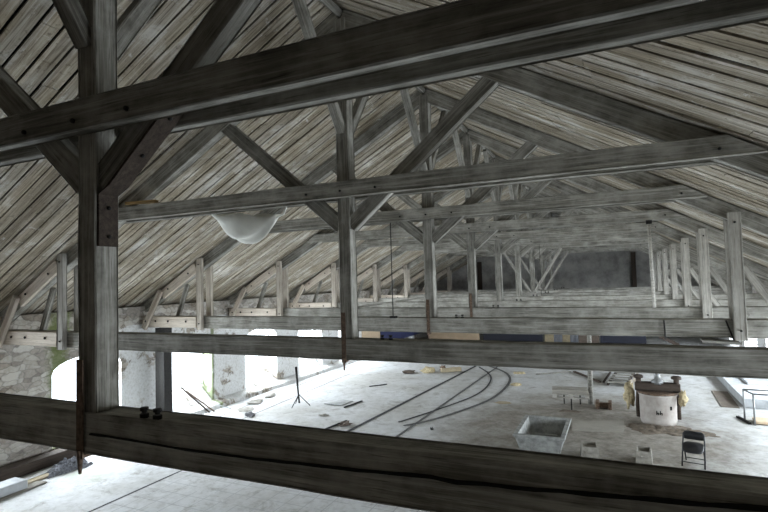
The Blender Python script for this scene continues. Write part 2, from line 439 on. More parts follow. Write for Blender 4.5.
# roof slopes: boards down the slope, dark deck above the gaps
def roof(name, s):
    xe = (CX - (WL - .5)) if s < 0 else (WR + .5 - CX)
    th = math.atan(SL[s]); L = xe / math.cos(th)
    # local x from ridge to eave, y along building, z up out of roof
    x = V((s * math.cos(th), 0, -math.sin(th))); z = V((s * math.sin(th), 0, math.cos(th))); y = z.cross(x)
    mw = Matrix.Translation((CX, 0, 4.49)) @ Matrix((x, y, z)).transposed().to_4x4()
    bm = bmesh.new(); yy = YE0
    while yy < YE1:
        w = PITCH * random.uniform(.83, .89)
        # each board is laid from two or three lengths with staggered joints
        xj = 0; first = True
        while xj < L:
            ln = random.uniform(2.6, 4.6); xe_ = min(L, xj + ln)
            if L - xe_ < .8: xe_ = L
            dz = random.uniform(0, .014); tilt = random.uniform(-.02, .045); sk = random.uniform(-.006, .006)
            y0 = yy if s > 0 else -yy - PITCH
            cx, ln2 = (xj + xe_) / 2, xe_ - xj - .008
            rot = Matrix.Rotation(tilt, 3, 'X') @ Matrix.Rotation(sk / max(ln2, 1), 3, 'Z')
            add_box(bm, (cx, y0 + PITCH / 2, .02 + dz), (ln2, w, .024), rot)
            xj = xe_
        yy += PITCH
    me = struct(mesh_obj(name, bm, M['roof'], None, mw))
    bm = bmesh.new(); ym = (YE0 + YE1) / 2 * (1 if s > 0 else -1)
    add_box(bm, (L / 2, ym, .10), (L + .1, YE1 - YE0 + .8, .06))
    mesh_obj('roof_deck', bm, M['black'], me, mw)
roof('ceiling_left', -1)
roof('ceiling_right', 1)

# ------------------------------------------------------------------ ridge timber
rb = beam('ridge_beam', (CX, YE0, 4.41), (CX, YE1, 4.41), .11, .11, M['old'], None, side=(1, 0, 0))
tag(rb, 'long grey ridge timber running under the peak of the boarded roof', 'beam')

# ------------------------------------------------------------------ trusses
CR = [(-3.924, -1.176), (-3.466, -1.177), (-2.882, -1.188), (-2.4, -1.181), (-1.913, -1.169), (-1.5, -1.155), (-1.03, -1.135), (-0.871, -1.141), (-0.567, -1.128), (-0.074, -1.101), (0.256, -1.085), (0.552, -1.065), (1.2, -1.05)]
TL = ['nearest roof truss, its thick king post and cracked tie beam crossing the foreground',
      'roof truss with pale cloth slung behind its collar, directly behind the foreground truss',
      'roof truss third from the viewer, with grey right queen posts and strapped tie',
      'roof truss fourth from the viewer, the one joined by the slim round pole',
      'roof truss fifth from the viewer, above the wooden prop on the floor',
      'roof truss sixth from the viewer, in the middle of the far row of frames',
      'first far roof truss with two long diagonal braces rising from its king post foot',
      'second to last roof truss, with long diagonal braces, near the far gable',
      'farthest roof truss, standing closest to the dark grey gable wall']
for n, Y in enumerate(YN):
    tz, cz = TZ[n], CZ[n]; t0, t1 = -1.3405 + tz, -1.0039 + tz; c0, c1 = 1.3253 + cz, 1.5886 + cz
    ty0, ty1 = Y - .03, Y + .2226; ym = Y + KW / 2
    T = thing('roof_truss', TL[n], 'roof truss', (CX, ym, t0), 0, 'timber roof trusses in a row')
    tie = beam('tie_beam', (WL - .15, (ty0 + ty1) / 2, (t0 + t1) / 2), (WR + .15, (ty0 + ty1) / 2, (t0 + t1) / 2), ty1 - ty0, t1 - t0, M['old'], T, jit=.008)
    if n == 0:
        bm = bmesh.new(); rows = []
        pts = []
        for (a, b) in zip(CR, CR[1:]):
            for k in range(4): t = k / 4; pts.append((a[0] + (b[0] - a[0]) * t, a[1] + (b[1] - a[1]) * t))
        for i, (x, z) in enumerate(pts):
            h = .003 + .004 * abs(noise.noise(V((x * 3, 0, 0)))) * 2 + (.003 if x > -2.4 else 0); z += .006 * noise.noise(V((x * 5, 3, 0)))
            rows.append([bm.verts.new((x, ty0 - .010, z - h)), bm.verts.new((x, ty0 - .010, z + h)), bm.verts.new((x, ty0 + .02, z + h)), bm.verts.new((x, ty0 + .02, z - h))])
        for a, b in zip(rows, rows[1:]):
            for j in range(4): bm.faces.new((a[j], a[(j + 1) % 4], b[(j + 1) % 4], b[j]))
        mesh_obj('crack', bm, M['black'], tie)
    for bx in (-3.38, -3.24):
        bm = bmesh.new()
        add_tube(bm, [(bx, Y + .03, t1 - .01), (bx, Y + .03, t1 + .02)], .034, 8); add_tube(bm, [(bx, Y + .03, t1 + .03), (bx, Y + .03, t1 + .05)], .02, 8)
        add_tube(bm, [(bx, Y + .03, t1 + .045), (bx, Y + .03, t1 + .068)], .032, 8)
        mesh_obj('bolt', bm, M['dark_iron'], tie)
    kp = beam('king_post', (CX, ym, t1 - .01), (CX, ym, 4.3), KW + .02, KW + .02, M['old'], T, side=(1, 0, 0), jit=.006)
    # double collar clasping the post
    for yc in (Y - .065, Y + KW + .065):
        dl, dr = (4.49 - c1) / SL[-1] - .02, (4.49 - c1) / SL[1] - .02
        zc = (c0 + c1) / 2
        cb = beam('collar_beam', (CX - dl, yc, zc), (CX + dr, yc, zc), .13, c1 - c0, M['old'], T, e0=.40, e1=.40, bow=(.02 if n == 0 else 0))
        if yc < Y:
            for bx in (-4.62, -3.98, -3.36, 1.15):
                knob('bolt', (bx, yc - .066, zc - .03), .02, M['dark_iron'], cb)
    for s in (-1, 1):
        xw = (CX - WL + .1) if s < 0 else (WR - CX + .1)
        hz = .16
        beam('rafter', (CX + s * .02, ym, raf_lo(s, .02) + hz), (CX + s * xw, ym, raf_lo(s, xw) + hz), .2, .285, M['old'], T)
        # 45 degree strut from post to rafter, passing between the collars
        zb = .82; dxe = 2.5
        sb = beam('strut', (CX + s * .09, ym, zb + .06), (CX + s * dxe, ym, raf_lo(s, dxe) + .10), .16, .23, M['old'], T)
        if n == 0 and s > 0:
            x0 = CX + KW / 2 + .012
            bm = bmesh.new(); d = V((dxe - .09, 0, raf_lo(1, dxe) + .10 - zb - .06)).normalized(); nrm = V((d.z, 0, -d.x))
            def onl(t, off): return V((CX + .09, 0, zb + .06)) + d * t + nrm * off
            inner = [V((x0 - .012, 0, .34)), V((x0 - .012, 0, zb - .06)), onl(.06, .118), onl(1.15, .118)]
            outer = [V((x0 + .014, 0, .34)), V((x0 + .014, 0, zb - .05)), onl(.10, .142), onl(1.15, .142)]
            A_ = []
            for p, q in zip(inner, outer): A_.append([bm.verts.new((v.x, yv, v.z)) for v in (p, q) for yv in (Y + .012, Y + .19)])
            for a, b in zip(A_, A_[1:]):
                for i, j in ((0, 1), (1, 3), (3, 2), (2, 0)): bm.faces.new((a[i], a[j], b[j], b[i]))
            for a in (A_[0], A_[-1]): bm.faces.new((a[0], a[1], a[3], a[2]))
            bmesh.ops.recalc_face_normals(bm, faces=bm.faces)
            pl = mesh_obj('brace_plate', bm, M['brown'], T); pl['label'] = 'dark brown plate bent from post to strut'
            for zz in (.42, .66): knob('bolt', (x0 + .014, ym, zz), .018, M['dark_iron'], pl, (1, 0, 0))
            for tt in (.45, .85): q = onl(tt, .142); knob('bolt', (q.x, ym, q.z), .018, M['dark_iron'], pl, nrm)
    for s in (-1, 1):
        beam('ridge_brace', (CX, ym + s * .09, 2.42 - (.38 if n == 0 else 0)), (CX, ym + s * 1.52, 4.34), .14, .16, M['old'], T, side=(1, 0, 0))
    # iron stirrup round the tie at the post
    if n in (0, 1, 2, 3):
        bm = bmesh.new(); xs_ = CX - .035
        add_box(bm, (xs_, ty0 - .012, (t0 - .04 + t1 + .42) / 2), (.075, .014, t1 - t0 + .46)); add_box(bm, (xs_, ty0 + .05, t0 - .025), (.055, .13, .02)); add_tube(bm, [(xs_, ty0 - .012, t0 - .16), (xs_, ty0 - .012, t0 + .03)], [.012, .03], 8)
        mesh_obj('iron_strap', bm, M['iron'], T)
    # queen posts and eave details
    for s in (-1, 1):
        dq = 6.89 if s < 0 else 5.95; xq = CX + s * dq; qtop = board_z(s, dq) - (.02 if s < 0 else .16)
        qm = M['tanwood'] if (s < 0 and n > 1) else M['plank']
        for yq, nm in ((ty0 - .06, 1), (ty1 + .06, 0)):
            q = beam('queen_post', (xq, yq, t0 - .04), (xq, yq, qtop), .20, .11, qm, T, side=(1, 0, 0))
            if nm:
                for zz in (t0 + .14, qtop - .18): knob('bolt', (xq, yq - .056, zz), .02, M['dark_iron'], q)
        if s < 0:
            # pale repair timbers bolted to the front at the left eave
            xa, xb = CX - 8.35, CX - 7.02
            rp = beam('rafter_plate', (xa, ty0 - .05, raf_lo(-1, 8.35) + .06), (xb, ty0 - .05, raf_lo(-1, 7.02) + .12), .09, .26, M['new'], T); rp['label'] = 'pale new timber bolted along the rafter'
            knob('bolt', (CX - 7.3, ty0 - .096, raf_lo(-1, 7.3) + .10), .026, M['dark_iron'], rp); knob('bolt', (CX - 8.1, ty0 - .096, raf_lo(-1, 8.1) + .10), .026, M['dark_iron'], rp)
            lb = beam('eave_strut', (-13.02, ty0 - .15, t0 - .02), (-12.32, ty0 - .15, raf_lo(-1, 8.33) + .17), .10, .17, M['new'], T); lb['label'] = 'pale leaning eave strut'
            knob('bolt', (-12.9, ty0 - .20, t0 + .2), .026, M['dark_iron'], lb)
            beam('eave_strut', (-12.25, ty1 + .05, t0 + .0), (-11.72, ty1 + .05, raf_lo(-1, 7.8) + .05), .09, .14, M['old'], T)
            sp_ = beam('splice_plate', (-13.15, ty0 - .055, (t0 + t1) / 2 + .01), (-11.02, ty0 - .055, (t0 + t1) / 2 + .01), .09, t1 - t0 - .02, M['new'], T); sp_['label'] = 'pale new timber plate bolted to the tie end'
            for xx in (-12.6, -12.1, -11.4): knob('bolt', (xx, ty0 - .10, (t0 + t1) / 2 + .03), .028, M['dark_iron'], sp_)
        else:
            beam('eave_strut', (xq + .10, ty0 - .05, .05), (xq + .82, ty0 - .05, t0 + .1), .09, .13, M['plank'], T)
    if n in (6, 7):
        for s in (-1, 1):
            beam('long_brace', (CX + s * .1, Y - .02, t1 + .05), (CX + s * 1.45, Y - .02, c0 - .02), .09, .13, M['plank'], T)
    if n == 2:
        for xx, x2 in ((.75, .76), (1.75, 1.86)):
            bm = bmesh.new(); a = V((xx, ty0 - .012, t1 - .02)); b = V((x2, ty0 - .012, t0 - .05)); add_tube(bm, [a, b], .014, 6); mesh_obj('iron_strap', bm, M['dark_iron'], T)
        beam('hanging_board', (1.35, ty0 - .0, t0 - .05), (1.95, ty0 - .0, t0 - .085), .30, .05, M['old'], T)

# ------------------------------------------------------------------ things up in the roof
# slung cloth
cl = thing('hanging_cloth', 'pale cloth slung like a hammock behind the second collar beam', 'cloth', (-6.1, 7.75, 1.3))
bm = bmesh.new(); NU, NV = 28, 14; G = []
A0, B0 = V((-7.15, 7.50, 1.40)), V((-5.55, 7.52, 1.22)); 
A1, B1 = V((-7.45, 8.25, 1.55)), V((-5.55, 7.75, 1.24))
for i in range(NU + 1):
    u = i / NU; row = []
    for j in range(NV + 1):
        v = j / NV; p = (A0.lerp(B0, u)).lerp(A1.lerp(B1, u), v)
        g = 1 - .80 * max(0, (u - .78) / .22)
        sag = .50 * (4 * u * (1 - u)) ** .8 * (1 - (2 * v - 1) ** 2) ** .7 + .05 * math.sin(v * 17 + u * 9) * math.sin(PI * u)
        sag += .06 * math.sin(PI * u) 
        row.append(bm.verts.new(p + V((0, .04 * math.sin(u * 9 + v * 3), -sag))))
    G.append(row)
for i in range(NU):
    for j in range(NV): bm.faces.new((G[i][j], G[i + 1][j], G[i + 1][j + 1], G[i][j + 1]))
o = mesh_obj('cloth_sheet', bm, M['cloth'], cl, smooth=True)
sm = o.modifiers.new('s', 'SOLIDIFY'); sm.thickness = .006
tube('tie_rope', [(-5.62, 7.6, 1.16), (-5.42, 7.58, 1.22), (-5.3, 7.5, 1.33)], .02, M['cloth'], cl)
yb = beam('board_offcut', (-8.90, 7.15, 1.665), (-8.06, 7.15, 1.635), .08, .06, M['yellow'])
tag(yb, 'short yellow new board resting on the left end of the second collar beam', 'board')
# slim round pole from collar to tie of the fourth frame
po = thing('round_pole', 'slim round grey pole standing on a tie beam right of the far opening', 'pole', (.80, YN[3] - .09, -.92))
tube('shaft', [(.80, YN[3] - .10, -.925), (.78, YN[3] - .10, .3), (.77, YN[3] - .10, 1.335)], [.045, .04, .04], M['plank'], po, 10)
bm = bmesh.new(); add_box(bm, (.77, YN[3] - .16, 1.28), (.14, .03, .10), None, .004); mesh_obj('clamp', bm, M['dark_iron'], po)
# hanging iron rod
rd = thing('hanging_rod', 'thin dark iron rod hanging beside the second king post', 'rod', (-4.86, YN[2] - .1, -.92))
tube('shaft', [(-4.86, YN[2] - .15, 1.33), (-4.86, YN[2] - .15, -.88)], .012, M['dark_iron'], rd, 6)
bm = bmesh.new(); add_box(bm, (-4.86, YN[2] - .13, -.895), (.16, .12, .05), None, .004); mesh_obj('foot_plate', bm, M['dark_iron'], rd)
r2 = tube('ceiling_wire', [(-3.05, YN[5], 1.31), (-3.05, YN[5] + .05, -.9)], .008, M['dark_iron'], None, 5); tag(r2, 'thin dark wire hanging before the far gable wall', 'wire')
ls = beam('loose_pole', (-7.9, YN[3] + .1, -.89), (-5.4, YN[3] + .12, -.60), .05, .05, M['old']); tag(ls, 'loose round stick lying aslant on a tie beam right of the second king post', 'pole')

# ------------------------------------------------------------------ far end
# dark recess post on far gable
tag(beam('gable_post', (.95, YE1 - .12, -1.2), (.95, YE1 - .12, 1.35), .28, .2, M['brown'], None, side=(1, 0, 0)), 'dark upright post against the far gable wall, on its right', 'post')
tag(beam('gable_post', (-9.6, YE1 - .12, -1.2), (-9.6, YE1 - .12, 1.1), .3, .2, M['brown'], None, side=(1, 0, 0)), 'dark upright post against the far gable wall, on its left', 'post')
PY = 33.2
def panel(name, x0, x1, mat, label, cat, z1=-1.45):
    t = thing(name, label, cat, ((x0 + x1) / 2, PY, FL))
    box('panel_face', (x0 + .02, PY, FL + .10), (x1 - .02, PY + .06, z1), mat, t)
    box('kickboard', (x0, PY - .02, FL), (x1, PY + .08, FL + .10), M['tan'], t)
    return t
panel('partition_panel', -11.95, -8.45, M['beige'], 'wide beige panel of the far partition, left of the navy one', 'panel')
panel('partition_panel', -8.22, -4.45, M['navy'], 'wide navy panel in the middle of the far partition', 'panel')
for x0, x1, mm, cc in ((-4.35, -3.8, 'tan', 'narrow tan curtain hanging beside the wide navy panel'), (-3.8, -3.3, 'greyc', 'narrow grey curtain second in the striped far row'), (-3.3, -2.85, 'tan', 'narrow tan curtain between two grey ones'), (-2.85, -2.4, 'greyc', 'narrow grey curtain beside the brown one')):
    bm = bmesh.new(); n_ = 24; a = []
    for i in range(n_ + 1):
        x = x0 + (x1 - x0) * i / n_; y = PY + .03 * math.sin(i * 1.6); a.append([bm.verts.new((x, y, FL + .02)), bm.verts.new((x, y, -1.5)), bm.verts.new((x, y + .02, -1.5)), bm.verts.new((x, y + .02, FL + .02))])
    for p, q in zip(a, a[1:]):
        for j in range(4): bm.faces.new((p[j], p[(j + 1) % 4], q[(j + 1) % 4], q[j]))
    tag(mesh_obj('curtain', bm, M[mm], None), cc, 'curtain', 'curtains in the far partition')
panel('partition_panel', -2.38, -1.2, M['brownc'], 'brown panel of the far partition, next to the striped curtains', 'panel')
panel('partition_panel', -1.18, 1.3, M['navy'], 'dark navy panel at the right end of the far partition', 'panel')
# board facing on the left wall beyond the windows
t = thing('wall_panel', 'long dark blue panel on the left wall beyond the last window', 'panel', (WL + .05, 31.5, FL))
box('panel_face', (WL + .01, 28.0, FL + .35), (WL + .07, 35.4, -1.4), M['blue'], t)
t = thing('wall_panel', 'short beige panel on the left wall before the blue one', 'panel', (WL + .05, 26.7, FL))
box('panel_face', (WL + .01, 25.6, FL + .35), (WL + .07, 27.9, -1.4), M['beige'], t)
# small stair on the right of the partition
st = thing('stair', 'small dark stair right of the far partition', 'stair', (2.2, PY, FL))
beam('stringer', (1.95, PY - .2, FL + .62), (2.95, PY - .2, FL + .08), .06, .16, M['brown'], st)
beam('stringer', (1.95, PY + .5, FL + .62), (2.95, PY + .5, FL + .08), .06, .16, M['brown'], st)
for i in range(3): box('tread', (2.0 + i * .3, PY - .2, FL + .50 - i * .17), (2.3 + i * .3, PY + .5, FL + .53 - i * .17), M['brown'], st)

# ------------------------------------------------------------------ floor items
for nm, pts, w, mt, lb in (
    ('track_rail', [(-7.3, 12.1), (-7.2, 13.0), (-6.5, 23.4), (-6.3, 27)], .09, 'slot', 'straight dark rail slot in the floor, leftmost of the two'),
    ('track_rail', [(-5.75, 12.0), (-5.68, 13.2), (-5.42, 24.0), (-5.35, 27)], .07, 'railm', 'straight dull rail crossed by the curved rails'),
    ('track_rail', smooth_path([(-6.2, 14.3), (-6.0, 14.8), (-5.5, 16.26), (-4.97, 18.12), (-4.85, 19.72), (-5.05, 21.5), (-5.48, 22.79), (-6.23, 24.18)]), .06, 'slot', 'inner curved rail bending back towards the straight ones'),
    ('track_rail', smooth_path([(-5.9, 14.0), (-5.24, 15.03), (-4.39, 17.38), (-4.15, 19.2), (-4.22, 21.2), (-4.55, 22.57), (-5.13, 23.66), (-5.9, 24.6)]), .10, 'railm', 'outer and widest curved rail on the floor')):
    tag(ribbon(nm, pts, w, M[mt], t=.015), lb, 'rail', 'rails laid in the floor')

# ladle: big worn drum with yoke
ld = thing('casting_ladle', 'large worn white drum with a rusty yoke across its top', 'drum', (.85, 16.6, FL))
dr = lathe('drum', [(.30, 0), (.44, .02), (.47, .12), (.475, .80), (.50, .82), (.50, .88), (.46, .90), (.42, .90), (.40, .55), (.05, .5)], M['drum'], ld, (.85, 16.6, FL), 36)
lathe('rim', [(.46, 0), (.52, .0), (.53, .05), (.46, .06)], M['iron'], ld, (.85, 16.6, FL + .86), 36)
bm = bmesh.new()
for dx in (-.06, .03):
    add_box(bm, (.85 + dx, 16.6 - .478, FL + .40), (.022, .014, .11)); add_box(bm, (.85 + dx + .025, 16.6 - .477, FL + .385), (.05, .014, .02)); add_box(bm, (.85 + dx + .04, 16.6 - .476, FL + .37), (.018, .014, .07))
add_box(bm, (.85 + .30, 16.6 - .375, FL + .52), (.05, .03, .10))
mk = mesh_obj('painted_marks', bm, M['dark_iron'], dr)
beam('yoke', (.31, 16.5, FL + 1.06), (1.40, 16.5, FL + 1.06), .26, .20, M['brown'], ld)
for x in (.38, 1.33):
    lathe('lug', [(.10, 0), (.10, .22), (.07, .24), (.07, .34), (.13, .36), (.13, .42), (.08, .44)], M['brown'], ld, (x, 16.5, FL + .92), 14)
    tube('side_arm', [(x + (-.03 if x < 1 else .03), 16.6, FL + .15), (x + (-.05 if x < 1 else .05), 16.6, FL + .5), (x, 16.6, FL + 1.0)], [.06, .05, .06], M['brown'], ld, 8)
lathe('spindle', [(.15, 0), (.15, .10), (.08, .14), (.075, .40), (.10, .41), (.10, .46), (.05, .47)], M['steel'], ld, (.86, 16.5, FL + 1.12), 16)
def rag(name, c, s, label, seed):
    bm = bmesh.new(); bmesh.ops.create_icosphere(bm, subdivisions=3, radius=1)
    for v in bm.verts:
        nn = noise.noise(v.co * 2.2 + V((seed, 0, 0))) + .6 * noise.noise(v.co * 5 + V((seed, 2, 0))); v.co = V((v.co.x * s[0], v.co.y * s[1], v.co.z * s[2])) * (1 + .55 * nn)
    return tag(mesh_obj(name, bm, M['rag'], None, Matrix.Translation(c), True), label, 'cloth')
rag('crumpled_rag', (.12, 16.75, FL + .72), (.14, .12, .34), 'yellowish rag hanging at the left side of the drum', 3)
rag('crumpled_rag', (1.46, 16.35, FL + .78), (.10, .10, .20), 'yellowish rag hanging at the right side of the drum', 9)
def mound(name, c, s, mat, label, cat, seed, kind='stuff', n=44):
    bm = bmesh.new(); G = []
    for i in range(n + 1):
        row = []
        for j in range(n + 1):
            x, y = 2 * i / n - 1, 2 * j / n - 1; r = math.hypot(x, y)
            edge = .8 + .45 * noise.noise(V((x / (r + .01) * 1.6 + seed, y / (r + .01) * 1.6, 0))) + .25 * noise.noise(V((x * 4, y * 4, seed)))
            edge = max(.3, edge)
            h = max(0, 1 - (r / edge) ** 2); z = s[2] * h * (.5 + 1.0 * abs(noise.noise(V((x * 5 + seed, y * 5, 0)))))
            row.append(bm.verts.new((x * s[0], y * s[1], z - .012)))
        G.append(row)
    for i in range(n):
        for j in range(n): bm.faces.new((G[i][j], G[i + 1][j], G[i + 1][j + 1], G[i][j + 1]))
    return tag(mesh_obj(name, bm, mat, None, Matrix.Translation(c), True), label, cat, None, kind)
mound('dirt_spill', (1.0, 15.95, FL), (1.2, .80, .09), M['mud'], 'brown dirt and dried mud spilled round the base of the white drum', 'dirt', 2)
mound('gravel_heap', (-12.12, 8.15, FL), (.36, .75, .26), M['gravel'], 'dark grey gravel heap beside the dark skirting on the left', 'gravel', 5)

# folding chair
ch = thing('folding_chair', 'black folding chair standing alone on the floor behind the cracked beam', 'chair', (1.33, 13.25, FL), math.radians(-12))
cw = world(ch)
def lp(*p): return cw @ V(p)
bm = bmesh.new()
for s in (-1, 1): add_tube(bm, [lp(s * .215, -.16, .0), lp(s * .21, .06, .40), lp(s * .205, .13, .53), lp(s * .20, .16, .64), lp(s * .15, .17, .69)], .016, 8)
add_tube(bm, [lp(-.15, .17, .69), lp(.15, .17, .69)], .016, 8)
mesh_obj('front_frame', bm, M['blackplastic'], ch, smooth=True)
for s in (-1, 1):
    tube('rear_leg', [lp(s * .185, .30, 0), lp(s * .185, .02, .42)], .015, M['blackplastic'], ch, 8)
tube('crossbar', [lp(-.185, .25, .08), lp(.185, .25, .08)], .010, M['blackplastic'], ch, 8); tube('crossbar', [lp(-.21, -.12, .09), lp(.21, -.12, .09)], .010, M['blackplastic'], ch, 8)
bm = bmesh.new(); n_ = 12; g = []
for i in range(n_ + 1):
    t = i / n_ * 2 - 1; x = t * .205; y = .15 + .035 * (1 - t * t); hh = .085 * (1 - .25 * abs(t) ** 4); zc = .60
    g.append([bm.verts.new(lp(x, y + a, zc + b * hh)) for a, b in ((-.012, -1), (-.006, 1), (.010, 1), (.006, -1))])
for p, q in zip(g, g[1:]):
    for j in range(4): bm.faces.new((p[j], p[(j + 1) % 4], q[(j + 1) % 4], q[j]))
bm.faces.new(list(reversed(g[0]))); bm.faces.new(g[-1]); mesh_obj('backrest', bm, M['seat'], ch, smooth=True)
bm = bmesh.new(); sw = cw @ Matrix.Translation((0, -.05, .40)) @ Matrix.Rotation(math.radians(16), 4, 'X'); q = []
for f, z in ((.92, -.022), (1, -.012), (1, .012), (.94, .024)):
    ring = []
    for i in range(28):
        t = 2 * PI * i / 28; c_, s_ = math.cos(t), math.sin(t)
        ring.append(bm.verts.new(sw @ V((.205 * f * math.copysign(abs(c_) ** .55, c_), .21 * f * math.copysign(abs(s_) ** .55, s_), z))))
    q.append(ring)
for a, b in zip(q, q[1:]):
    for j in range(28): bm.faces.new((a[j], a[(j + 1) % 28], b[(j + 1) % 28], b[j]))
bm.faces.new(list(reversed(q[0]))); bm.faces.new(q[-1]); mesh_obj('seat', bm, M['seat'], ch, smooth=True)

# mixing tub
tb = thing('mixing_tub', 'dusty grey open tub with sloping sides, largest box on the floor', 'tub', (-1.9, 13.6, FL))
bm = bmesh.new()
def ringv(x0, x1, y0, y1, z): return [bm.verts.new(p) for p in ((x0, y0, z), (x1, y0, z), (x1, y1, z), (x0, y1, z))]
R = [ringv(-2.32, -1.46, 12.75, 14.2, FL), ringv(-2.44, -1.34, 12.6, 14.4, FL + .44), ringv(-2.48, -1.30, 12.56, 14.44, FL + .45), ringv(-2.48, -1.30, 12.56, 14.44, FL + .50), ringv(-2.38, -1.40, 12.68, 14.32, FL + .50), ringv(-2.28, -1.5, 12.85, 14.1, FL + .08)]
for a, b in zip(R, R[1:]):
    for j in range(4): bm.faces.new((a[j], a[(j + 1) % 4], b[(j + 1) % 4], b[j]))
bm.faces.new(list(reversed(R[0]))); bm.faces.new(R[-1]); bmesh.ops.recalc_face_normals(bm, faces=bm.faces)
mesh_obj('shell', bm, M['tub'], tb)
box('inner_rib', (-2.2, 13.75, FL + .09), (-1.58, 13.83, FL + .22), M['tub'], tb)
for i, (x, y, w, d, h, lb, rz) in enumerate(((-.80, 13.05, .40, .55, .30, 'small dusty box with a dished top between the tub and the chair', .1), (.34, 13.15, .34, .50, .28, 'small dusty upturned crate just left of the folding chair', -.05))):
    t = thing('dusty_crate', lb, 'crate', (x, y, FL), rz)
    w_ = world(t)
    bm = bmesh.new(); q = []
    for (sx, zz) in ((1.0, 0), (.9, h), (.72, h), (.68, h - .07)): q.append([bm.verts.new(w_ @ V((a * w / 2 * sx, b * d / 2 * sx, zz))) for a, b in ((-1, -1), (1, -1), (1, 1), (-1, 1))])
    for a, b in zip(q, q[1:]):
        for j in range(4): bm.faces.new((a[j], a[(j + 1) % 4], b[(j + 1) % 4], b[j]))
    bm.faces.new(list(reversed(q[0]))); bm.faces.new(q[-1]); bmesh.ops.recalc_face_normals(bm, faces=bm.faces)
    mesh_obj('body', bm, M['box'], t)
    box('handle_cleat', (x - w * .2, y - d / 2 - .02, FL + h * .55), (x + w * .2, y - d / 2 + .03, FL + h * .7), M['box'], t)
# flat board
bm = bmesh.new(); vs = [(-1.42, 15.95), (-.05, 16.4), (-.06, 15.3), (-1.35, 15.05)]
a = [bm.verts.new((x, y, FL + .045)) for x, y in vs]; b = [bm.verts.new((x, y, FL)) for x, y in vs]
for j in range(4): bm.faces.new((a[j], a[(j + 1) % 4], b[(j + 1) % 4], b[j]))
bm.faces.new(a); bm.faces.new(list(reversed(b))); bmesh.ops.recalc_face_normals(bm, faces=bm.faces)
tag(mesh_obj('flat_board', bm, M['sheet']), 'flat dusty board lying on the floor between the tub and the drum', 'board')
# pallet on a leg
pt = thing('pallet_stand', 'small wooden pallet top raised on a thin leg', 'pallet', (-1.6, 17.7, FL), .12)
pw = world(pt)
def pbox(nm, lo, hi, mat):
    bm = bmesh.new(); lo, hi = V(lo), V(hi); add_box(bm, (lo + hi) / 2, hi - lo, None, .005); return mesh_obj(nm, bm, mat, pt, pw)
for i in range(6): pbox('deck_board', (-.55, -.55 + i * .19, .52), (.55, -.55 + i * .19 + .16, .545), M['plank'])
for y in (-.50, 0, .50):
    for x in (-.48, 0, .48): pbox('block', (x - .06, y - .06, .42), (x + .06, y + .06, .52), M['plank'])
for y in (-.50, 0, .50): pbox('runner', (-.55, y - .06, .395), (.55, y + .06, .42), M['plank'])
pbox('leg', (.0, -.36, 0), (.04, -.32, .40), M['dark_iron']); pbox('leg', (-.2, .4, 0), (-.16, .44, .40), M['dark_iron']); pbox('leg', (.3, .4, 0), (.34, .44, .40), M['dark_iron'])
# prop
tag(tube('wooden_prop', [(-1.02, 18.25, FL), (-1.0, 18.5, -2.8), (-.98, 18.7, -1.26)], [.085, .075, .065], M['old'], None, 10), 'round brown wooden prop rising from the floor beside the pallet', 'prop')
# rusty bracket
bk = thing('rusty_cradle', 'low rusty iron cradle on the floor at the foot of the prop', 'frame', (-.6, 17.95, FL))
for x in (-.80, -.43): box('end_plate', (x - .05, 17.7, FL), (x + .05, 18.1, FL + .22), M['iron'], bk)
box('cross_plate', (-.76, 17.82, FL + .02), (-.46, 18.0, FL + .16), M['iron'], bk)
# slatted ramp and plank
rm = thing('slatted_ramp', 'dark slatted wooden ramp lying tilted behind the drum', 'ramp', (-.1, 22.5, FL))
for dx in (-.32, .32): beam('side_rail', (-.25 + dx, 21.4, FL + .06), (.15 + dx, 23.6, FL + .30), .07, .10, M['brown'], rm, side=(1, 0, 0))
for i in range(7):
    t = i / 6; beam('slat', (-.60 + .4 * t, 21.5 + 2.0 * t, FL + .13 + .22 * t), (.12 + .4 * t, 21.5 + 2.0 * t, FL + .13 + .22 * t), .20, .035, M['old'], rm)
for i in range(3): box('post_stub', (.20 + i * .13, 21.6 + i * .8, FL), (.30 + i * .13, 21.72 + i * .8, FL + .22 + i * .05), M['new'], rm)
tag(beam('long_plank', (-1.95, 23.9, FL + .04), (-.85, 21.9, FL + .04), .09, .07, M['brown']), 'long dark plank on the floor left of the slatted ramp', 'plank')
tag(beam('long_plank', (-.72, 21.9, FL + .04), (-.50, 24.2, FL + .04), .07, .07, M['brown'], None, side=(1, 0, 0)), 'dark plank lying between the long plank and the slatted ramp', 'plank')
tag(beam('long_plank', (-3.4, 22.9, FL + .03), (-2.1, 23.9, FL + .03), .10, .05, M['old']), 'grey plank lying behind the pallet, left of the prop', 'plank')
# platform
pf = thing('low_platform', 'low pale concrete platform by the right wall', 'platform', (4.5, 22.3, FL))
box('slab', (3.36, 19.25, FL), (WR - .02, 25.8, FL + .27), M['concrete'], pf, .015)
box('upper_step', (3.9, 21.6, FL + .27), (WR - .02, 25.8, FL + .36), M['concrete'], pf, .015)
tag(ribbon('brown_board', [(2.98, 19.1), (3.05, 21.5)], .48, M['ply'], t=.02), 'thin brown board on the floor against the left side of the platform', 'board')
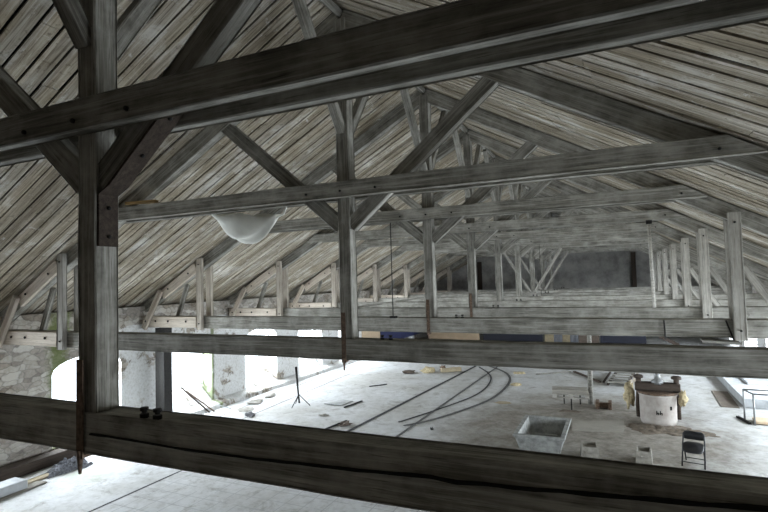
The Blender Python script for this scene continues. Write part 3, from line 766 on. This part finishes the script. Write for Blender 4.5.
# tube frame
fr = thing('tube_frame', 'empty metal tube frame standing before the low platform', 'frame', (3.7, 17.6, FL))
Z1 = FL + .85
for x, y in ((3.10, 17.75), (3.22, 17.15), (4.55, 17.75), (4.67, 17.15)): tube('leg', [(x, y, FL), (x, y, Z1)], .024, M['steel'], fr, 8)
bm = bmesh.new(); add_tube(bm, [(3.10, 17.75, Z1), (3.22, 17.15, Z1)], .022); add_tube(bm, [(3.22, 17.15, Z1), (4.67, 17.15, Z1)], .022); add_tube(bm, [(4.67, 17.15, Z1), (4.55, 17.75, Z1)], .022); add_tube(bm, [(4.55, 17.75, Z1), (3.10, 17.75, Z1)], .022)
mesh_obj('top_rail', bm, M['steel'], fr, smooth=True)
box('bottom_board', (3.26, 17.2, FL + .03), (4.6, 17.7, FL + .10), M['beige'], fr)
tag(beam('short_bar', (2.95, 17.9, FL + .03), (3.12, 17.2, FL + .03), .08, .06, M['dark_iron'], None, side=(1, 0, 0)), 'short dark bar on the floor beside the tube frame', 'bar')
# tripod stand
tr = thing('tripod_stand', 'thin dark tripod stand on the pale floor left of the rails', 'stand', (-10.3, 15.05, FL))
tube('pole', [(-10.25, 15.05, FL + .10), (-10.3, 15.05, FL + .6), (-10.36, 15.05, FL + 1.34)], [.03, .035, .045], M['dark_iron'], tr, 8)
for k in range(3):
    a = 2 * PI * k / 3 + .4; tube('leg', [(-10.27, 15.05, FL + .40), (-10.26 + .38 * math.cos(a), 15.05 + .38 * math.sin(a), FL + .01)], .014, M['dark_iron'], tr, 6)
# sticks leaning in the second window and beyond
for (A, B, r, mt, lb) in (((-12.7, 13.35, FL), (-13.25, 12.65, FL + .95), .028, 'brown', 'dark stick leaning in the window niche, tallest of the three sticks'),
                      ((-12.62, 13.5, FL), (-13.22, 12.85, FL + .78), .024, 'iron', 'brown stick leaning in the window niche beside the tallest stick'),
                      ((-12.3, 13.95, FL + .01), (-13.1, 13.3, FL + .42), .018, 'whitebar', 'white stick lying low across the window niche sill'),
                      ((-12.75, 20.9, FL), (-13.16, 20.0, FL + 1.35), .018, 'whitebar', 'thin white stick leaning on the wall beyond the mossy windows')):
    tag(tube('leaning_stick', [A, B], r, M[mt], None, 6), lb, 'stick')
# dark post under the third tie
tag(beam('support_post', (-12.55, 11.33, FL), (-12.55, 11.33, -1.27), .38, .30, M['dark_iron'], None, side=(1, 0, 0)), 'broad black post standing before the left wall', 'post')
# skirting beam on the left, box, boards
tag(beam('floor_timber', (-12.75, 3.0, FL + .13), (-12.95, 9.3, FL + .13), .40, .26, M['brown'], None, side=(1, 0, 0)), 'long dark timber on the floor along the foot of the near left wall', 'timber')
bx = thing('stone_block', 'pale white topped block on the floor at the lower left', 'block', (-11.95, 6.6, FL), .10)
box('block_body', (-12.25, 6.0, FL), (-11.80, 7.0, FL + .20), M['concrete'], bx, .02)
tag(beam('floor_board', (-11.75, 5.6, FL + .02), (-11.9, 7.35, FL + .02), .36, .03, M['sheet'], None, side=(1, 0, 0)), 'thin grey board on the floor before the pale block', 'board')
tag(beam('floor_board', (-12.1, 7.0, FL + .03), (-12.15, 7.7, FL + .03), .22, .04, M['tan'], None, side=(1, 0, 0)), 'small tan board between the pale block and the gravel', 'board')
# sheets and scraps
def quad(name, pts, mat, label, cat, h=.02, up=0):
    bm = bmesh.new(); a = [bm.verts.new((x, y, FL + h + (up if i == 0 else 0))) for i, (x, y) in enumerate(pts)]; b = [bm.verts.new((x, y, FL + (up if i == 0 else 0))) for i, (x, y) in enumerate(pts)]
    n = len(pts)
    for j in range(n): bm.faces.new((a[j], a[(j + 1) % n], b[(j + 1) % n], b[j]))
    bm.faces.new(a); bm.faces.new(list(reversed(b))); bmesh.ops.recalc_face_normals(bm, faces=bm.faces)
    return tag(mesh_obj(name, bm, mat), label, cat)
quad('grey_sheet', [(-9.47, 15.4), (-9.2, 16.3), (-8.75, 16.2), (-8.85, 15.5)], M['steel'], 'grey sheet lying on the floor right of the tripod stand', 'sheet', .02, .04)
tag(beam('floor_lath', (-8.62, 15.3, FL + .02), (-8.45, 16.3, FL + .02), .06, .04, M['slot'], None, side=(1, 0, 0)), 'dark lath beside the grey sheet', 'lath')
tag(beam('floor_lath', (-7.95, 12.6, FL + .02), (-7.75, 13.9, FL + .02), .06, .04, M['slot'], None, side=(1, 0, 0)), 'dark lath half hidden by the cracked beam, left of the rails', 'lath')
tag(beam('floor_lath', (-9.3, 18.6, FL + .02), (-8.8, 19.2, FL + .02), .05, .03, M['slot'], None, side=(1, 0, 0)), 'short dark lath lying beyond the grey sheet', 'lath')
def scrap(c, s, rz, mat, label, cat, name):
    bm = bmesh.new(); bmesh.ops.create_icosphere(bm, subdivisions=2, radius=1)
    sd = random.random() * 30
    for v in bm.verts:
        k = 1 + .9 * noise.noise(v.co * 2.6 + V((sd, 0, 0))); v.co = V((v.co.x * s[0], v.co.y * s[1], max(v.co.z, -.6) * s[2])) * k
    tag(mesh_obj(name, bm, mat, None, Matrix.Translation((c[0], c[1], FL + s[2] * .5)) @ Matrix.Rotation(rz, 4, 'Z')), label, cat)
scrap((-8.1, 22.2), (.28, .25, .17), 0, M['rag'], 'pale yellow bundle in the rubble before the blue panel', 'bundle', 'cloth_bundle')
scrap((-8.85, 21.8), (.28, .22, .08), 1, M['brownc'], 'dark heap left of the pale yellow bundle', 'rubble', 'rubble_heap')
scrap((-7.62, 22.95), (.16, .14, .14), .5, M['iron'], 'small rusty lump right of the pale yellow bundle', 'lump', 'rusty_lump')
tag(beam('wood_log', (-7.5, 22.3, FL + .10), (-6.75, 22.9, FL + .10), .18, .18, M['tan']), 'thick tan wood log right of the rubble, before the rails', 'log')
scrap((-3.85, 20.5), (.20, .11, .07), .3, M['rag'], 'yellow brown lump nearest the outer curved rail', 'lump', 'clay_lump')
scrap((-4.15, 23.0), (.26, .12, .06), .2, M['rag'], 'yellow brown lump farthest along the outer curved rail', 'lump', 'clay_lump')
scrap((-3.75, 17.6), (.30, .16, .012), .2, M['tan'], 'flat tan stain of clay beside the outer curved rail', 'clay', 'clay_patch')
scrap((-5.0, 13.9), (.05, .05, .05), .2, M['dark_iron'], 'tiny dark lump on the bare floor right of the rails', 'lump', 'dark_lump')
scrap((-7.6, 13.5), (.20, .14, .07), .9, M['brownc'], 'brown scrap between the dark lath and the left rail', 'scrap', 'wood_scrap')
scrap((-7.0, 12.7), (.14, .10, .04), .4, M['old'], 'grey scrap at the near end of the left rail', 'scrap', 'wood_scrap')
scrap((-8.75, 14.2), (.16, .08, .04), .4, M['old'], 'small dark scrap between the tripod and the left rail', 'scrap', 'wood_scrap')
scrap((-12.1, 15.0), (.24, .35, .05), .4, M['sheet'], 'heap of pale plaster crumbs at the plinth of the mossy pier', 'rubble', 'plaster_crumbs')
scrap((-12.15, 15.9), (.14, .3, .06), .1, M['box'], 'grey plaster lump beyond the pale crumbs', 'rubble', 'plaster_lump')
scrap((-11.1, 13.5), (.16, .28, .05), .7, M['slot'], 'dark scrap on the floor near the leaning sticks', 'scrap', 'wood_scrap')
scrap((-11.75, 14.05), (.25, .35, .025), .7, M['box'], 'flat grey scrap nearer the plinth, beside the dark scrap', 'scrap', 'wood_scrap')
scrap((2.75, 25.3), (.20, .12, .08), .7, M['rag'], 'yellow brown lump beyond the brown board by the platform', 'lump', 'clay_lump')
tag(mound('silver_foil', (-2.1, 12.85, FL), (.18, .10, .05), M['steel'], 'x', 'foil', 4, None), 'shiny crumpled foil at the near left corner of the tub', 'foil')
if 'kind' in bpy.data.objects['silver_foil']: del bpy.data.objects['silver_foil']['kind']
bpy.data.objects['silver_foil'].location = (-2.42, 12.35, FL)
bk2 = quad('iron_plate', [(-1.9, 17.0), (-1.3, 17.05), (-1.25, 17.25), (-1.8, 17.3)], M['mud'], 'patch of dark scraps under the pallet leg', 'scrap', .015)

# ------------------------------------------------------------------ light
sc = bpy.context.scene
w = bpy.data.worlds.new('World'); sc.world = w; w.use_nodes = True
bg = w.node_tree.nodes['Background']; bg.inputs[0].default_value = (.88, .94, 1.0, 1); bg.inputs[1].default_value = 3.0
def area(name, loc, rot, sx, sy, power, col=(.90, .95, 1.0)):
    l = bpy.data.lights.new(name, 'AREA'); l.shape = 'RECTANGLE'; l.size = sx; l.size_y = sy; l.energy = power; l.color = col
    o = bpy.data.objects.new(name, l); C.objects.link(o); o.location = loc; o.rotation_euler = rot; return o
PW = 260
for c, hw in LW:
    area('daylight', (WL - .75, c, -2.6), (0, math.radians(-93), 0), 1.7, 2 * hw, PW * (.8 if c < 7 else 1))
for c, hw in RW:
    area('daylight', (WR + .75, c, -2.6), (0, math.radians(93), 0), 1.7, 2 * hw, PW * (.8 if c < 7 else 1))

# ------------------------------------------------------------------ camera
cd = bpy.data.cameras.new('Camera'); cam = bpy.data.objects.new('Camera', cd); C.objects.link(cam)
Rx = V((0.90883203, 0.41618435, -0.02854694)); U = V((0.04480454, -0.02934718, 0.99856462)); F = V((-0.41474919, 0.90880654, 0.0453186))
cam.matrix_world = Matrix((Rx, U, -F)).transposed().to_4x4()
cd.sensor_width = 36; cd.lens = 36 * 511.985 / 768; cd.clip_start = .05; cd.clip_end = 200
sc.camera = cam
sc.view_settings.view_transform = 'Standard'; sc.view_settings.look = 'None'; sc.view_settings.gamma = 1; sc.view_settings.use_curve_mapping = False
sc.view_settings.exposure = 0.78
sc.cycles.use_denoising = True
sc.cycles.max_bounces = 8; sc.cycles.diffuse_bounces = 6
